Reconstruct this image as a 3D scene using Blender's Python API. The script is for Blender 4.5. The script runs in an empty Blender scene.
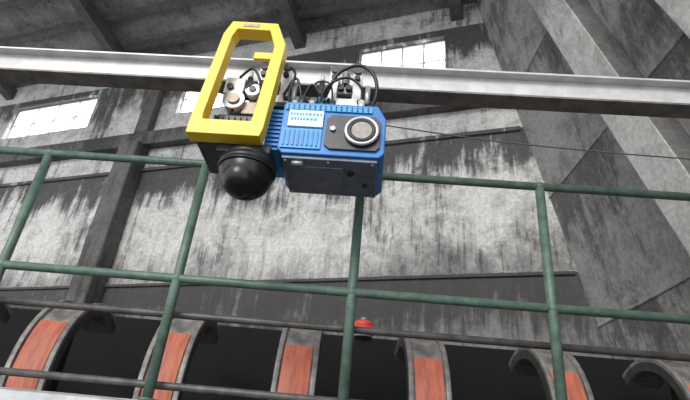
import bpy, bmesh, math, random
from mathutils import Matrix, Vector
random.seed(4)
C = 1.6   # camera (eye) height above floor
scene = bpy.context.scene

# ------------------------------------------------------------ materials
def new_mat(name):
    m = bpy.data.materials.new(name); m.use_nodes = True
    nt = m.node_tree
    return m, nt, nt.nodes['Principled BSDF']

def simple(name, col, rough=0.6, metal=0.0, var=0.25, scale=18.0, bump=0.0, col2=None, emis=None, stretch=None):
    m, nt, b = new_mat(name)
    tc = nt.nodes.new('ShaderNodeTexCoord')
    n = nt.nodes.new('ShaderNodeTexNoise'); n.inputs['Scale'].default_value = scale
    n.inputs['Detail'].default_value = 6; n.inputs['Roughness'].default_value = 0.65
    r = nt.nodes.new('ShaderNodeValToRGB')
    c2 = col2 if col2 else tuple(c*(1-var) for c in col)
    r.color_ramp.elements[0].position = .35; r.color_ramp.elements[0].color = (*c2, 1)
    r.color_ramp.elements[1].position = .65; r.color_ramp.elements[1].color = (*col, 1)
    if stretch:
        mp = nt.nodes.new('ShaderNodeMapping'); mp.inputs['Scale'].default_value = stretch
        nt.links.new(tc.outputs['Object'], mp.inputs['Vector']); nt.links.new(mp.outputs['Vector'], n.inputs['Vector'])
    else:
        nt.links.new(tc.outputs['Object'], n.inputs['Vector'])
    nt.links.new(n.outputs['Fac'], r.inputs['Fac'])
    nt.links.new(r.outputs['Color'], b.inputs['Base Color'])
    b.inputs['Roughness'].default_value = rough
    b.inputs['Metallic'].default_value = metal
    if bump > 0:
        bp = nt.nodes.new('ShaderNodeBump'); bp.inputs['Strength'].default_value = bump
        bp.inputs['Distance'].default_value = .01
        nt.links.new(n.outputs['Fac'], bp.inputs['Height'])
        nt.links.new(bp.outputs['Normal'], b.inputs['Normal'])
    if emis:
        b.inputs['Emission Color'].default_value = (*emis[0], 1)
        b.inputs['Emission Strength'].default_value = emis[1]
    return m

def concrete(name, light, dark, period=2.6, phase=0.0, streak=1.0, low_dark=None, patch=0.5, thr=.56, fallw=.16, joint=None):
    """stained concrete, object coords: x along wall, z up"""
    m, nt, b = new_mat(name)
    L = nt.links.new
    def node(t): return nt.nodes.new(t)
    def math_(op, a, c=None, clamp=False):
        n = node('ShaderNodeMath'); n.operation = op; n.use_clamp = clamp
        for i, v in enumerate((a, c)):
            if v is None: continue
            if isinstance(v, (int, float)): n.inputs[i].default_value = v
            else: L(v, n.inputs[i])
        return n.outputs[0]
    def ramp(v, p0, p1, c0=0, c1=1):
        n = node('ShaderNodeMapRange'); n.interpolation_type = 'SMOOTHSTEP'
        L(v, n.inputs[0]); n.inputs[1].default_value = p0; n.inputs[2].default_value = p1
        n.inputs[3].default_value = c0; n.inputs[4].default_value = c1
        return n.outputs[0]
    tc = node('ShaderNodeTexCoord'); obj = tc.outputs['Object']
    def noise(scale, vec=None, detail=6, rough=.6, dist=0):
        n = node('ShaderNodeTexNoise'); n.inputs['Scale'].default_value = scale
        n.inputs['Detail'].default_value = detail; n.inputs['Roughness'].default_value = rough
        n.inputs['Distortion'].default_value = dist
        L(vec if vec else obj, n.inputs['Vector']); return n.outputs['Fac']
    mp = node('ShaderNodeMapping'); mp.inputs['Scale'].default_value = (5.5, 5.5, .5); L(obj, mp.inputs['Vector'])
    st = noise(1.0, mp.outputs['Vector'], 9, .75, .12)
    mp2 = node('ShaderNodeMapping'); mp2.inputs['Scale'].default_value = (1.0, 1.0, .8); L(obj, mp2.inputs['Vector'])
    big = noise(.7, mp2.outputs['Vector'], 5, .6, .4)
    fine = noise(16, None, 8, .8)
    mid = noise(3.2, None, 8, .75, .5)
    sep = node('ShaderNodeSeparateXYZ'); L(obj, sep.inputs[0])
    z = sep.outputs['Z']
    fr = math_('FRACT', math_('DIVIDE', math_('ADD', z, phase), period))
    fall = ramp(fr, .45, 1.0)
    s = math_('ADD', math_('MULTIPLY', fall, fallw), st)
    s = math_('ADD', s, math_('MULTIPLY', math_('SUBTRACT', big, .5), .8))
    s = math_('ADD', s, math_('MULTIPLY', math_('SUBTRACT', mid, .5), .2))
    smask = math_('MULTIPLY', ramp(s, thr-.03, thr+.17), streak)
    pm = ramp(math_('ADD', math_('MULTIPLY', mid, .6), math_('MULTIPLY', big, .4)), .42, .60)
    base = node('ShaderNodeMix'); base.data_type = 'RGBA'
    base.inputs[6].default_value = (*light, 1)
    base.inputs[7].default_value = (*[c*patch for c in light], 1)
    L(pm, base.inputs[0])
    mx = node('ShaderNodeMix'); mx.data_type = 'RGBA'
    L(smask, mx.inputs[0]); L(base.outputs[2], mx.inputs[6]); mx.inputs[7].default_value = (*dark, 1)
    out = mx.outputs[2]
    g = node('ShaderNodeMix'); g.data_type = 'RGBA'; g.blend_type = 'MULTIPLY'; g.inputs[0].default_value = 1
    gr = ramp(fine, .3, .7, .68, 1.15)
    cg = node('ShaderNodeCombineColor')
    for i in range(3): L(gr, cg.inputs[i])
    L(out, g.inputs[6]); L(cg.outputs[0], g.inputs[7]); out = g.outputs[2]
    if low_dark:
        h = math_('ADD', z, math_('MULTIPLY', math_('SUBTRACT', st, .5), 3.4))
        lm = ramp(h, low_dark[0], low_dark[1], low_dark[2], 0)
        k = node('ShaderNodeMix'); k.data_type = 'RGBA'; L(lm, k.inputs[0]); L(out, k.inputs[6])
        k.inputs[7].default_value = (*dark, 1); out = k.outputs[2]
    L(out, b.inputs['Base Color'])
    b.inputs['Roughness'].default_value = .92
    bp = node('ShaderNodeBump'); bp.inputs['Strength'].default_value = .5; bp.inputs['Distance'].default_value = .03
    L(math_('ADD', fine, mid), bp.inputs['Height']); L(bp.outputs['Normal'], b.inputs['Normal'])
    return m

M = {}
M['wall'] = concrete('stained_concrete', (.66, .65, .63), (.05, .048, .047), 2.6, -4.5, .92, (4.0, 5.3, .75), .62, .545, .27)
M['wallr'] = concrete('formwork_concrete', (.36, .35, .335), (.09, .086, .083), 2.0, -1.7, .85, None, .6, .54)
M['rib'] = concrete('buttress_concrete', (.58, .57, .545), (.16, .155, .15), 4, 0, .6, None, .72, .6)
M['ribside'] = concrete('buttress_shaded_side', (.17, .165, .16), (.05, .05, .048), 4, 0, .6, None, .72, .6)  # shaded copy of the rib concrete; side-face shade painted into the colour
M['col'] = concrete('dark_concrete', (.14, .135, .13), (.04, .04, .038), 4, 0, .8, None, .7)
M['roof'] = concrete('roof_board', (.24, .235, .23), (.055, .055, .055), 3, 0, .8, None, .6)
M['purlin'] = simple('purlin_steel', (.10, .098, .095), .8, 0, .5, 5)
M['floor'] = simple('floor_dust', (.16, .155, .15), .9, 0, .5, 2)
M['glass'] = simple('window_daylight', (.9, .93, .95), .4, 0, .02, 1, emis=((.95, .98, 1.0), 4.0))
M['wframe'] = simple('window_frame_paint', (.60, .61, .62), .6)
M['green'] = simple('green_paint', (.12, .19, .15), .45, .0, .35, 14, .15, col2=(.065, .11, .085))
M['pipe'] = simple('grimy_pipe', (.13, .12, .115), .5, .3, .55, 12)
M['deck'] = simple('galvanised_channel', (.50, .51, .52), .5, .4, .3, 8)
M['beam'] = simple('galvanised_beam', (.66, .66, .66), .45, .15, .25, 7, .1)
M['beamedge'] = simple('beam_flange_dark', (.25, .225, .205), .6, .2, .5, 9)  # lower flange, darker in tone than the rest of the beam
M['yellow'] = simple('yellow_paint', (.92, .64, .03), .38, 0, .12, 10)
M['blue'] = simple('blue_anodised', (.03, .19, .54), .4, .1, .25, 10)
M['bluel'] = simple('light_blue_plastic', (.04, .36, .72), .4, .0, .2, 30)
M['steelblue'] = simple('blue_grey_plate', (.19, .24, .31), .42, .3, .35, 12)
M['white'] = simple('white_metal', (.75, .75, .73), .35, .2, .3, 20)
M['grey'] = simple('grey_metal', (.34, .35, .36), .35, .5, .3, 20)
M['dgrey'] = simple('dark_plastic', (.055, .057, .063), .4, .1, .3, 20)
M['black'] = simple('black_plastic', (.012, .012, .014), .35, 0, .3, 20)
M['dome'] = simple('black_gloss', (.006, .006, .007), .3, 0, .1, 8)
M['label'] = simple('label_sticker', (.70, .88, .90), .5, 0, .08, 30)
M['ink'] = simple('label_ink', (.10, .42, .55), .6)
M['brass'] = simple('tan_disc', (.30, .28, .25), .45, .3, .3, 25)
M['ring'] = simple('ring_metal', (.60, .61, .60), .3, .5, .2, 20)
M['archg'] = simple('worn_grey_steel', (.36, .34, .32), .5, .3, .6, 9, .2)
M['archd'] = simple('dark_arch_side', (.07, .067, .063), .6, .2, .5, 9, .2)  # darker steel tone for arch side faces and foot plate
M['orange'] = simple('rust_orange', (.68, .20, .11), .5, 0, .3, 1.0, .0, col2=(.40, .11, .07), stretch=(26, 5, 4))
M['hole'] = simple('black_interior', (.008, .0075, .0075), .95, 0, .3, 5)  # near-black colour stands in for the unlit machine interior
M['red'] = simple('red_paint', (.70, .06, .04), .4, 0, .2, 12)
M['rope'] = simple('rope_fibre', (.10, .095, .085), .8)
M['tin'] = simple('bronze_part', (.36, .29, .22), .45, .4, .3, 20)

# ------------------------------------------------------------ builder
class B:
    def __init__(s, name, loc=(0, 0, 0), rotz=0.0, parent=None):
        s.bm = bmesh.new(); s.mats = []; s.name = name; s.loc = Vector(loc); s.rotz = rotz; s.parent = parent
        s.off = Vector((0, 0, 0))
    def mi(s, m):
        if m not in s.mats: s.mats.append(m)
        return s.mats.index(m)
    def _fin(s, before, mat, smooth=False):
        i = s.mi(mat)
        for f in s.bm.faces:
            if f not in before:
                f.material_index = i; f.smooth = smooth
    def box(s, a, b, mat, bev=0.0, rot=None):
        before = set(s.bm.faces)
        a = Vector(a); b = Vector(b); c = (a+b)/2; d = b-a
        mtx = Matrix.Translation(c) @ (rot.to_4x4() if rot else Matrix()) @ Matrix.Diagonal((abs(d.x), abs(d.y), abs(d.z), 1))
        r = bmesh.ops.create_cube(s.bm, size=1, matrix=mtx)
        if bev > 0:
            es = list({e for v in r['verts'] for e in v.link_edges})
            bmesh.ops.bevel(s.bm, geom=es, offset=bev, segments=2, affect='EDGES', profile=.6)
        s._fin(before, mat)
    def cyl(s, p, q, r, mat, r2=None, seg=24, smooth=True):
        before = set(s.bm.faces)
        p = Vector(p); q = Vector(q); d = q-p
        mtx = Matrix.Translation((p+q)/2) @ d.to_track_quat('Z', 'Y').to_matrix().to_4x4()
        bmesh.ops.create_cone(s.bm, cap_ends=True, segments=seg, radius1=r, radius2=r if r2 is None else r2, depth=d.length, matrix=mtx)
        i = s.mi(mat)
        for f in s.bm.faces:
            if f not in before:
                f.material_index = i; f.smooth = smooth and len(f.verts) == 4
    def sph(s, c, r, mat, scale=(1, 1, 1), rot=None, cut=None):
        before = set(s.bm.faces)
        mtx = Matrix.Translation(c) @ (rot.to_4x4() if rot else Matrix()) @ Matrix.Diagonal((r*scale[0], r*scale[1], r*scale[2], 1))
        bmesh.ops.create_uvsphere(s.bm, u_segments=40, v_segments=24, radius=1, matrix=mtx)
        s._fin(before, mat, True)
    def torus(s, c, R, r, mat, axis=(0, 1, 0), seg=40, seg2=10):
        before = set(s.bm.faces)
        q = Vector(axis).to_track_quat('Z', 'Y').to_matrix()
        rings = []
        for i in range(seg):
            a = 2*math.pi*i/seg; ring = []
            for j in range(seg2):
                b = 2*math.pi*j/seg2
                v = Vector(((R+r*math.cos(b))*math.cos(a), (R+r*math.cos(b))*math.sin(a), r*math.sin(b)))
                ring.append(s.bm.verts.new(q @ v + Vector(c)))
            rings.append(ring)
        for i in range(seg):
            for j in range(seg2):
                s.bm.faces.new((rings[i][j], rings[(i+1) % seg][j], rings[(i+1) % seg][(j+1) % seg2], rings[i][(j+1) % seg2]))
        s._fin(before, mat, True)
    def tube(s, pts, r, mat, seg=10, sub=6):
        before = set(s.bm.faces)
        P = [Vector(p) for p in pts]; Q = []
        if len(P) > 2:
            for i in range(len(P)-1):
                p0 = P[max(i-1, 0)]; p1 = P[i]; p2 = P[i+1]; p3 = P[min(i+2, len(P)-1)]
                for k in range(sub):
                    t = k/sub
                    Q.append(.5*((2*p1)+(-p0+p2)*t+(2*p0-5*p1+4*p2-p3)*t*t+(-p0+3*p1-3*p2+p3)*t**3))
            Q.append(P[-1])
        else: Q = P
        rings = []; up = Vector((0, .3, 1)).normalized()
        for i, p in enumerate(Q):
            d = (Q[min(i+1, len(Q)-1)]-Q[max(i-1, 0)]).normalized()
            u = d.cross(up)
            if u.length < .05: u = d.cross(Vector((1, 0, 0)))
            u.normalize(); v = d.cross(u).normalized()
            rings.append([s.bm.verts.new(p+r*(math.cos(a)*u+math.sin(a)*v)) for a in [2*math.pi*j/seg for j in range(seg)]])
        for i in range(len(rings)-1):
            for j in range(seg):
                s.bm.faces.new((rings[i][j], rings[i][(j+1) % seg], rings[i+1][(j+1) % seg], rings[i+1][j]))
        s.bm.faces.new(rings[0]); s.bm.faces.new(rings[-1][::-1])
        s._fin(before, mat, True)
    def hexa(s, v8, mat, sides=None):
        v = [s.bm.verts.new(p) for p in v8]
        for n_, f in enumerate(((0, 1, 2, 3), (4, 5, 6, 7), (0, 1, 5, 4), (1, 2, 6, 5), (2, 3, 7, 6), (3, 0, 4, 7))):
            fc = s.bm.faces.new([v[i] for i in f])
            fc.material_index = s.mi(sides if (sides and n_ in (3, 5)) else mat)
    def prism(s, poly, y0, y1, mat, hole=None):
        before = set(s.bm.faces)
        n = len(poly)
        def ring(pl, y): return [s.bm.verts.new((p[0], y, p[1])) for p in pl]
        a0 = ring(poly, y0); a1 = ring(poly, y1)
        for i in range(n):
            j = (i+1) % n; s.bm.faces.new((a0[i], a0[j], a1[j], a1[i]))
        if hole:
            h0 = ring(hole, y0); h1 = ring(hole, y1)
            for i in range(n):
                j = (i+1) % n
                s.bm.faces.new((h0[j], h0[i], h1[i], h1[j]))
                s.bm.faces.new((a0[i], h0[i], h0[j], a0[j])); s.bm.faces.new((a1[j], h1[j], h1[i], a1[i]))
        else:
            s.bm.faces.new(a0[::-1]); s.bm.faces.new(a1)
        s._fin(before, mat)
    def done(s, bevel=0):
        bmesh.ops.translate(s.bm, verts=s.bm.verts, vec=s.off)
        bmesh.ops.recalc_face_normals(s.bm, faces=s.bm.faces)
        me = bpy.data.meshes.new(s.name); s.bm.to_mesh(me); s.bm.free()
        for m in s.mats: me.materials.append(m)
        o = bpy.data.objects.new(s.name, me); scene.collection.objects.link(o)
        o.location = s.loc; o.rotation_euler = (0, 0, s.rotz)
        if s.parent: o.parent = s.parent
        if bevel > 0:
            md = o.modifiers.new('bevel', 'BEVEL'); md.width = bevel; md.segments = 2; md.limit_method = 'ANGLE'
        return o

def empty(name, loc, rotz=0):
    e = bpy.data.objects.new(name, None); scene.collection.objects.link(e)
    e.location = loc; e.rotation_euler = (0, 0, rotz); e.empty_display_size = .2
    return e

# ------------------------------------------------------------ room shell
WR = math.atan(-.375)
WO = (0, 8, 0)
TOP = C+8.7
wins = [(-9.5, -6.75), (-4.25, -2.1), (.0, 1.75)]
wz0, wz1 = C+6.93, C+7.93
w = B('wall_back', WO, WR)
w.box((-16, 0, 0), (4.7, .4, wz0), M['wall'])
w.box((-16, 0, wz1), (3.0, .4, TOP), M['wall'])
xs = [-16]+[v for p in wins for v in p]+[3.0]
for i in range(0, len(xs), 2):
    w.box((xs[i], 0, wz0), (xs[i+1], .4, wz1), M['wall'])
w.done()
for i, (a, b_) in enumerate(wins):
    o = B('window_%d' % (i+1), WO, WR)
    o.box((a, .22, wz0), (b_, .25, wz1), M['glass'])
    t = .03
    o.box((a, .12, wz0), (b_, .2, wz0+t), M['wframe']); o.box((a, .12, wz1-t), (b_, .2, wz1), M['wframe'])
    n = 4
    for k in range(n+1):
        x = a+(b_-a)*k/n
        o.box((max(a, x-t/2), .12, wz0), (min(b_, x+t/2), .2, wz1), M['wframe'])
    o.box((a, .13, (wz0+wz1)/2-.012), (b_, .19, (wz0+wz1)/2+.012), M['wframe'])
    o.done()
t = B('trim_1', WO, WR); t.box((-16, -.22, C+6.0), (2.9, 0, C+6.35), M['col']); t.done(.02)
t = B('trim_2', WO, WR); t.box((-16, -.05, C+5.42), (3.0, 0, C+5.50), M['wall']); t.done(.01)
t = B('trim_3', WO, WR); t.box((-16, -.04, C+2.85), (3.55, 0, C+2.92), M['wall']); t.done(.01)
c = B('concrete_column', WO, WR); c.box((-5.1, -.4, 0), (-4.62, 0, C+6.0), M['col']); c.box((-5.05, -.2, C+6.35), (-4.7, 0, TOP-.1), M['col']); c.done(.03)
c = B('concrete_column', WO, WR); c.box((-11.0, -.4, 0), (-10.5, 0, C+6.0), M['col']); c.done(.03)

def rx(h): return 3.925-.196*h
H0, H1 = -C, 9.6
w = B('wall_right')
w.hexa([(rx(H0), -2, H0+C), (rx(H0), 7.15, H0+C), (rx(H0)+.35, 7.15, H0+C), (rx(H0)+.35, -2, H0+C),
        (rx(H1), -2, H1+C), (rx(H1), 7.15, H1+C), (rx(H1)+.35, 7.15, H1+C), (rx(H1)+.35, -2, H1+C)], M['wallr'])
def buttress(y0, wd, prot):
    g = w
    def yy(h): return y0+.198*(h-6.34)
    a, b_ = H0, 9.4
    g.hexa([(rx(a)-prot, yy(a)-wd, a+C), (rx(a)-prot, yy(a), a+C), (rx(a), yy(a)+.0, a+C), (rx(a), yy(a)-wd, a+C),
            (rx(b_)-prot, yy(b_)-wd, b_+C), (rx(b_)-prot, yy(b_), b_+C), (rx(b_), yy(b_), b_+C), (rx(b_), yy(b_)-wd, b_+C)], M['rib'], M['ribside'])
buttress(5.15, .55, .30)
buttress(3.75, .40, .30)
buttress(2.2, .5, .30)
buttress(.6, .6, .3)
for i, h in enumerate((2.1, 4.1, 6.1, 7.9)):
    w.hexa([(rx(h)-.025, -2, h+C), (rx(h)-.025, 7.0, h+C), (rx(h)+.05, 7.0, h+C), (rx(h)+.05, -2, h+C),
            (rx(h)-.025, -2, h+C+.05), (rx(h)-.025, 7.0, h+C+.05), (rx(h)+.05, 7.0, h+C+.05), (rx(h)+.05, -2, h+C+.05)], M['wallr'])
w.done(.02)

f = B('floor'); f.box((-18, -8, -.1), (6, 16, 0), M['floor']); f.done()

k = .22; D = 9.0
r = B('ceiling', WO, WR)
def rz(y): return TOP-k*y
r.hexa([(-16, -D, rz(-D)), (3.0, -D, rz(-D)), (3.0, .4, rz(.4)), (-16, .4, rz(.4)),
        (-16, -D, rz(-D)+.15), (3.0, -D, rz(-D)+.15), (3.0, .4, rz(.4)+.15), (-16, .4, rz(.4)+.15)], M['roof'])
r.done()
p = B('roof_purlins', WO, WR)
y = -.5
while y > -D:
    p.box((-16, y-.05, rz(y)-.16), (2.6, y+.05, rz(y)+.02), M['purlin']); y -= .8
p.done()
tr = B('roof_truss', WO, WR)
for x in (-13, -9.9, -6.0, -1.4, 2.0):
    tr.hexa([(x-.12, -D, rz(-D)-.42), (x+.12, -D, rz(-D)-.42), (x+.12, 0, rz(0)-.42), (x-.12, 0, rz(0)-.42),
             (x-.12, -D, rz(-D)-.1), (x+.12, -D, rz(-D)-.1), (x+.12, 0, rz(0)-.1), (x-.12, 0, rz(0)-.1)], M['purlin'])
tr.done()

# ------------------------------------------------------------ railing
RY = math.atan(-.06)
ra = B('safety_railing', (0, 3, 0), RY)
R_ = .030
ra.cyl((-4.6, 0, C+1.837), (3.2, 0, C+1.837), R_*.9, M['green'])
ra.cyl((-4.6, 0, C+1.008), (3.2, 0, C+1.008), R_*.9, M['green'])
for x in (-3.2, -2.08, -.97, .097, 1.275, 2.5):
    ra.cyl((x, 0, C+.30), (x, 0, C+1.837), R_, M['green'])
    ra.cyl((x, 0, C+.30), (x, 0, C+.315), .06, M['green'])
    for h in (1.008, 1.837):
        ra.sph((x, 0, C+h), R_*1.12, M['green'])
ra.done()
pp = B('conduit_pipe', (0, 3.09, 0), RY)
pp.cyl((-4.6, 0, C+.81), (3.3, 0, C+.81), .022, M['pipe'])
pp.done()
pp = B('conduit_pipe', (0, 3.09, 0), RY)
pp.cyl((-4.6, 0, C+.40), (3.3, 0, C+.40), .022, M['pipe'])
pp.done()
d = B('walkway_edge_channel', (0, 3.0, 0), RY)
d.box((-4.6, -.07, C+.12), (3.2, -.055, C+.30), M['deck'])
d.box((-4.6, -.07, C+.285), (3.2, .1, C+.30), M['deck'])
d.box((-4.6, -.07, C+.12), (3.2, .1, C+.135), M['deck'])
for x in (-4.4, -1.5, 3.0):
    d.box((x-.07, -.05, 0), (x+.07, .09, C+.12), M['deck'])
d.done(.003)

# ------------------------------------------------------------ machine with curved guides
hs = B('crusher_housing', (0, 0, 0), RY)
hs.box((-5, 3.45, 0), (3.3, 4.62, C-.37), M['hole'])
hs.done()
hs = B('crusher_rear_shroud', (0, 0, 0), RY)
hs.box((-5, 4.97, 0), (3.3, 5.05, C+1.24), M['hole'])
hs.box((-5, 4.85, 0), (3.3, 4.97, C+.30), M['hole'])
hs.done()
prof = []
NA = 16
for i in range(NA+1):
    a = math.radians(-8 + i*(118+8)/NA)
    prof.append((4.24-.58*math.cos(a), C+.42+.66*math.sin(a)))
prof = [(3.665, C-.35), (3.66, C+.05)] + prof
def arch(x):
    e = B('curved_guide_rail', (x, 0, 0), 0)
    n = len(prof); th = .075; wd = .145
    nrm = []
    for i in range(n):
        a = Vector(prof[max(i-1, 0)]); b_ = Vector(prof[min(i+1, n-1)]); d = (b_-a).normalized()
        nrm.append(Vector((-d.y, d.x)))
    def strip(x0, x1, o0, o1, mat, i0, i1, mside=None):
        rows = []
        for i in range(i0, i1+1):
            P = Vector(prof[i]); N = nrm[i]
            a = P+N*o0; b_ = P+N*o1
            rows.append([e.bm.verts.new(v) for v in ((x0, a.x, a.y), (x1, a.x, a.y), (x1, b_.x, b_.y), (x0, b_.x, b_.y))])
        m0 = e.mi(mat); m1 = e.mi(mside or mat)
        for i in range(len(rows)-1):
            for j in range(4):
                f = e.bm.faces.new((rows[i][j], rows[i][(j+1) % 4], rows[i+1][(j+1) % 4], rows[i+1][j]))
                f.material_index = m1 if j in (1, 3) else m0
                f.smooth = j in (0, 2)
        for rr in (rows[0], rows[-1]):
            f = e.bm.faces.new(rr); f.material_index = m0
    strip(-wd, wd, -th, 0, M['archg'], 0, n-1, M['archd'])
    strip(-wd, -wd+.035, -.01, .025, M['archg'], 0, n-1)
    strip(wd-.035, wd, -.01, .025, M['archg'], 0, n-1)
    strip(-wd+.045, wd-.045, -.005, .012, M['orange'], 0, 8)
    e.box((-.02, 4.0, C-.35), (.02, 4.1, C+.9), M['hole'])
    e.box((-wd, 3.67, C-.37), (wd, 4.1, C-.33), M['archd'])
    return e.done(.004)
for x in (-2.88, -1.98, -1.10, -.22, .70, 1.68, 2.66):
    arch(x)

bc = B('warning_beacon', (.30, 4.99, C+1.24))
bc.cyl((0, 0, 0), (0, 0, .03), .09, M['grey']); bc.cyl((0, 0, .03), (0, 0, .12), .10, M['red'], .095)
bc.sph((0, 0, .12), .095, M['red'], (1, 1, .6)); bc.cyl((0, 0, .17), (0, 0, .195), .03, M['grey'])
bc.done()

# ------------------------------------------------------------ overhead rail
BY = math.atan(-.0706)
bm_ = B('overhead_i_beam', (0, 2.6, 0), BY)
x0, x1 = -8.0, 3.35
zc = C+2.29
bm_.box((x0, -.065, zc+.085), (x1, .065, zc+.1), M['beam'])
bm_.box((x0, -.006, zc-.09), (x1, .006, zc+.09), M['beam'])
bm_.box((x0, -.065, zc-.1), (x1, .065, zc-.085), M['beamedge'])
bm_.done(.002)
hg = B('beam_hanger', (0, 2.6, 0), BY)
for x in (-5.2,):
    hg.box((x-.04, -.04, zc+.1), (x+.04, .04, C+9.8), M['purlin'])
hg.done()

# ------------------------------------------------------------ robot
L0 = Vector((-.33, 2.55, C+1.9))
rob = empty('rail_inspection_robot', L0, BY)
def part(name):
    b = B(name, (0, 0, 0), 0, rob); b.off = -L0; return b
bd = part('body_housing')
x0, x1, z0, z1 = -.385, .20, C+1.54, C+1.89
bd.prism([(x0, z0+.03), (x0+.03, z0), (x1-.03, z0), (x1, z0+.03), (x1, z1-.09), (x1-.05, z1), (x0+.02, z1), (x0, z1-.02)], 2.36, 2.78, M['blue'])
bd.done(.006)
ud = part('underside_plate')
ud.box((x0+.03, 2.38, z0-.02), (x1-.035, 2.765, z0+.002), M['steelblue'], .006)
ud.box((x0+.08, 2.45, z0-.028), (x1-.22, 2.68, z0-.018), M['steelblue'], .003)
for xx in (x0+.05, -.1, x1-.06):
    for yy in (2.40, 2.74):
        ud.cyl((xx, yy, z0-.03), (xx, yy, z0-.018), .009, M['grey'], seg=10)
ud.cyl((.02, 2.5, z0-.03), (.02, 2.5, z0-.02), .02, M['black'])
ud.cyl((.1, 2.62, z0-.03), (.1, 2.62, z0-.02), .014, M['black'])
ud.cyl((-.30, 2.41, z0-.03), (-.24, 2.41, z0-.03), .014, M['ring'])
ud.done()
fp = part('front_panel')
fp.prism([(-.13, C+1.60), (-.10, C+1.575), (.15, C+1.575), (.172, C+1.60), (.172, C+1.765), (.14, C+1.80), (-.10, C+1.80), (-.13, C+1.77)], 2.345, 2.362, M['dgrey'])
fp.box((-.37, 2.35, C+1.83), (.12, 2.362, C+1.868), M['bluel'])
fp.box((-.37, 2.35, C+1.57), (-.15, 2.362, C+1.70), M['bluel'])
for i in range(16):
    for j in range(2):
        fp.cyl((-.355+.03*i, 2.344, C+1.84+.018*j), (-.355+.03*i, 2.352, C+1.84+.018*j), .0045, M['dgrey'], seg=8)
for i in range(8):
    fp.box((-.36+.026*i, 2.344, C+1.585), (-.348+.026*i, 2.352, C+1.685), M['blue'])
fp.done()
lb = part('label')
lb.box((-.345, 2.343, C+1.71), (-.15, 2.36, C+1.82), M['label'])
for j, (a, b_) in enumerate(((-.335, -.165), (-.33, -.2))):
    xx = a
    while xx < b_:
        ww = random.uniform(.008, .016)
        lb.box((xx, 2.341, C+1.785-.034*j), (xx+ww, 2.344, C+1.80-.034*j), M['ink']); xx += ww+.007
lb.done()
sp = part('round_sensor')
cx, cz = .07, C+1.688
sp.cyl((cx, 2.325, cz), (cx, 2.35, cz), .098, M['black'], seg=40)
sp.torus((cx, 2.325, cz), .086, .011, M['ring'])
sp.torus((cx, 2.322, cz), .066, .006, M['dgrey'])
sp.cyl((cx, 2.318, cz), (cx, 2.33, cz), .056, M['brass'], seg=32)
sp.cyl((-.09, 2.33, C+1.70), (-.09, 2.35, C+1.70), .015, M['grey'])
sp.done()

# trolley
tl = part('trolley_wheels')
for xc in (-.50, -.06):
    for sgn, yy in ((-1, 2.475), (1, 2.725)):
        tl.box((xc-.11, yy-.012, C+1.95), (xc+.11, yy+.012, C+2.02), M['white'], .004)
        tl.box((xc-.10, yy-.014, C+2.0), (xc-.045, yy+.014, C+2.27), M['white'], .004)
        tl.box((xc+.045, yy-.014, C+2.0), (xc+.10, yy+.014, C+2.25), M['white'], .004)
        tl.box((xc-.04, yy-.02, C+2.05), (xc+.04, yy+.01, C+2.11), M['grey'], .004)
        for dx in (-.07, .07):
            tl.cyl((xc+dx, yy-.03, C+2.235), (xc+dx, yy+.025, C+2.235), .028, M['dgrey'])
            y_in = 2.6+sgn*.035
            tl.cyl((xc+dx, y_in-.015, C+2.235), (xc+dx, y_in+.015, C+2.235), .028, M['grey'])
            tl.cyl((xc+dx, min(y_in, yy), C+2.235), (xc+dx, max(y_in, yy), C+2.235), .008, M['grey'])
            tl.cyl((xc+dx, yy-.035, C+2.17), (xc+dx, yy, C+2.17), .018, M['black'], seg=12)
            tl.cyl((xc+dx*1.3, yy-.03, C+1.99), (xc+dx*1.3, yy+.02, C+1.99), .014, M['black'], seg=6)
            tl.cyl((xc+dx*.35, yy-.045, C+2.08), (xc+dx*.35, yy+.02, C+2.08), .020, M['black'])
        for q in range(6):
            tl.torus((xc, yy-.015, C+2.125+.016*q), .02, .005, M['ring'], axis=(0, 0, 1), seg=16, seg2=6)
        tl.cyl((xc, yy-.015, C+2.1), (xc, yy-.015, C+2.23), .009, M['black'])
    tl.box((xc-.1, 2.46, C+1.93), (xc+.1, 2.74, C+1.965), M['dgrey'], .004)
    tl.cyl((xc-.14, 2.445, C+1.96), (xc-.14, 2.445, C+2.12), .018, M['dgrey'])
    tl.cyl((xc-.14, 2.445, C+2.12), (xc-.14, 2.445, C+2.17), .012, M['white'])
    tl.cyl((xc+.14, 2.445, C+1.96), (xc+.14, 2.445, C+2.10), .016, M['ring'])
tl.box((-.62, 2.5, C+1.89), (.12, 2.7, C+1.93), M['dgrey'], .004)
for xx, hh, rr, mm in ((-.30, .09, .022, 'dgrey'), (-.24, .06, .018, 'white'), (-.19, .1, .014, 'bluel'), (-.165, .07, .014, 'black'),
                       (.05, .08, .02, 'white'), (.1, .06, .018, 'black'), (-.34, .05, .02, 'white'), (-.12, .07, .02, 'dgrey')):
    tl.cyl((xx, 2.42, C+1.885), (xx, 2.42, C+1.885+hh), rr, M[mm])
tl.box((-.36, 2.44, C+1.96), (-.2, 2.5, C+2.0), M['dgrey'], .004)
tl.done()
cb = part('cables')
cb.tube([(-.16, 2.41, C+2.0), (-.10, 2.38, C+2.14), (.02, 2.36, C+2.19), (.11, 2.36, C+2.12), (.135, 2.38, C+2.0), (.10, 2.42, C+1.89)], .011, M['black'])
cb.tube([(-.20, 2.42, C+1.9), (-.16, 2.38, C+2.03), (-.05, 2.37, C+2.10), (.04, 2.38, C+2.04), (.05, 2.42, C+1.95)], .008, M['black'])
cb.tube([(-.30, 2.42, C+1.96), (-.25, 2.39, C+2.05), (-.19, 2.40, C+1.98)], .008, M['black'])
cb.tube([(-.42, 2.44, C+2.0), (-.35, 2.4, C+2.10), (-.3, 2.42, C+1.95)], .008, M['black'])
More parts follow.
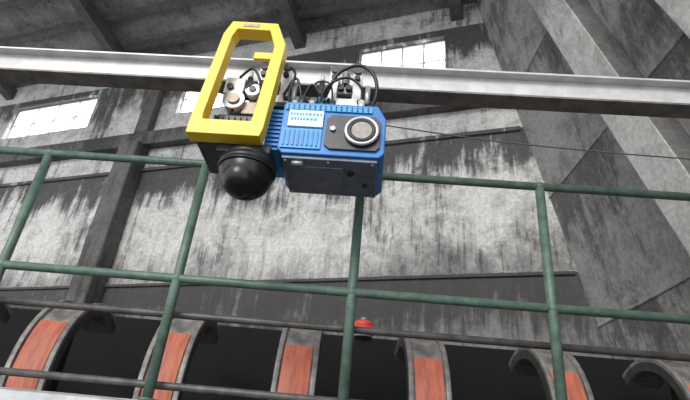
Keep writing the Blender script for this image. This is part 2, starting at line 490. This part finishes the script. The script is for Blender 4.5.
cb.tube([(-.40, 2.42, C+2.2), (-.36, 2.39, C+2.12), (-.38, 2.40, C+1.98), (-.36, 2.42, C+1.88)], .008, M['black'])
cb.tube([(-.28, 2.42, C+2.0), (-.22, 2.39, C+2.07), (-.14, 2.38, C+2.05), (-.12, 2.42, C+1.95)], .006, M['black'])
cb.tube([(-.70, 2.42, C+2.1), (-.62, 2.38, C+2.14), (-.56, 2.38, C+2.05), (-.55, 2.42, C+1.95)], .008, M['black'])
cb.tube([(-.52, 2.44, C+1.98), (-.6, 2.4, C+2.05), (-.68, 2.42, C+1.93), (-.7, 2.42, C+1.85)], .009, M['black'])
cb.done()

yf = part('yellow_frame')
outer = [(-.868, C+1.575), (-.866, C+1.64), (-.808, C+2.31), (-.77, C+2.415), (-.49, C+2.41), (-.42, C+2.24), (-.455, C+1.63), (-.468, C+1.575)]
inner = [(-.795, C+1.67), (-.80, C+1.70), (-.752, C+2.29), (-.73, C+2.355), (-.53, C+2.35), (-.485, C+2.225), (-.525, C+1.70), (-.53, C+1.67)]
yf.prism(outer, 2.27, 2.36, M['yellow'], inner)
yf.box((-.70, 2.266, C+2.37), (-.60, 2.272, C+2.398), M['tin'])
yf.box((-.605, 2.30, C+2.15), (-.49, 2.32, C+2.20), M['yellow'])
yf.done(.006)
mt = part('drive_motor')
mt.box((-.84, 2.36, C+1.58), (-.47, 2.70, C+1.61), M['dgrey'], .005)
mt.box((-.78, 2.42, C+1.61), (-.55, 2.66, C+1.82), M['dgrey'], .01)
for i in range(7):
    mt.box((-.79+.035*i, 2.405, C+1.62), (-.775+.035*i, 2.42, C+1.80), M['dgrey'])
mt.cyl((-.70, 2.40, C+1.92), (-.70, 2.6, C+1.92), .065, M['grey'])
mt.cyl((-.70, 2.385, C+1.92), (-.70, 2.40, C+1.92), .035, M['tin'])
mt.cyl((-.60, 2.40, C+2.0), (-.60, 2.48, C+2.0), .045, M['white'])
mt.cyl((-.60, 2.39, C+2.0), (-.60, 2.40, C+2.0), .02, M['black'])
mt.box((-.78, 2.42, C+1.98), (-.66, 2.5, C+2.10), M['white'], .006)
mt.box((-.65, 2.43, C+1.84), (-.53, 2.5, C+1.93), M['tin'], .006)
mt.cyl((-.74, 2.42, C+2.02), (-.74, 2.40, C+2.02), .02, M['dgrey'])
mt.cyl((-.56, 2.44, C+1.84), (-.56, 2.44, C+2.1), .014, M['grey'])
mt.box((-.47, 2.40, C+1.58), (-.38, 2.7, C+1.86), M['bluel'], .006)
for i in range(9):
    mt.box((-.465, 2.385, C+1.60+.028*i), (-.388, 2.40, C+1.614+.028*i), M['blue'])
mt.done()
dc = part('dome_camera')
dx, dy = -.54, 2.43
dc.box((-.72, 2.37, C+1.535), (-.42, 2.62, C+1.59), M['dgrey'], .01)
dc.cyl((dx, dy, C+1.49), (dx, dy, C+1.54), .155, M['black'], .12, 40)
dc.cyl((dx, dy, C+1.45), (dx, dy, C+1.49), .158, M['black'], seg=40)
dc.sph((dx, dy, C+1.435), .15, M['dome'])
dc.torus((dx, dy, C+1.448), .152, .008, M['black'], axis=(0, 0, 1))
dc.sph((dx-.01, dy-.05, C+1.37), .10, M['dome'])
dc.done()

rp = B('signal_rope')
rp.tube([(.16, 2.48, C+1.88), (.9, 2.47, C+1.835), (1.9, 2.45, C+1.83), (2.8, 2.42, C+1.86), (3.545, 2.4, C+1.92)], .0045, M['rope'], 6)
rp.done()

# ------------------------------------------------------------ light
wd = bpy.data.worlds.new('world'); scene.world = wd; wd.use_nodes = True
bg = wd.node_tree.nodes['Background']; bg.inputs[0].default_value = (.93, .96, 1, 1); bg.inputs[1].default_value = 1.5
s = bpy.data.lights.new('sun', 'SUN'); s.energy = 2.1; s.angle = math.radians(25); s.color = (1, .98, .95)
so = bpy.data.objects.new('sun', s); scene.collection.objects.link(so)
so.rotation_euler = (math.radians(62), 0, math.radians(-24))

# ------------------------------------------------------------ camera
f_px = 520.0
u = Vector((95, 950, -f_px)).normalized()
X = Vector((u.y, -u.x, 0)).normalized(); Y = u.cross(X).normalized()
R = Matrix((X, Y, u))
cam = bpy.data.cameras.new('camera'); cam.sensor_fit = 'HORIZONTAL'; cam.sensor_width = 36
cam.lens = f_px/690*36; cam.clip_end = 200
co = bpy.data.objects.new('camera', cam); scene.collection.objects.link(co)
co.matrix_world = Matrix.Translation((0, 0, C)) @ R.to_4x4()
scene.camera = co
scene.view_settings.view_transform = 'Standard'
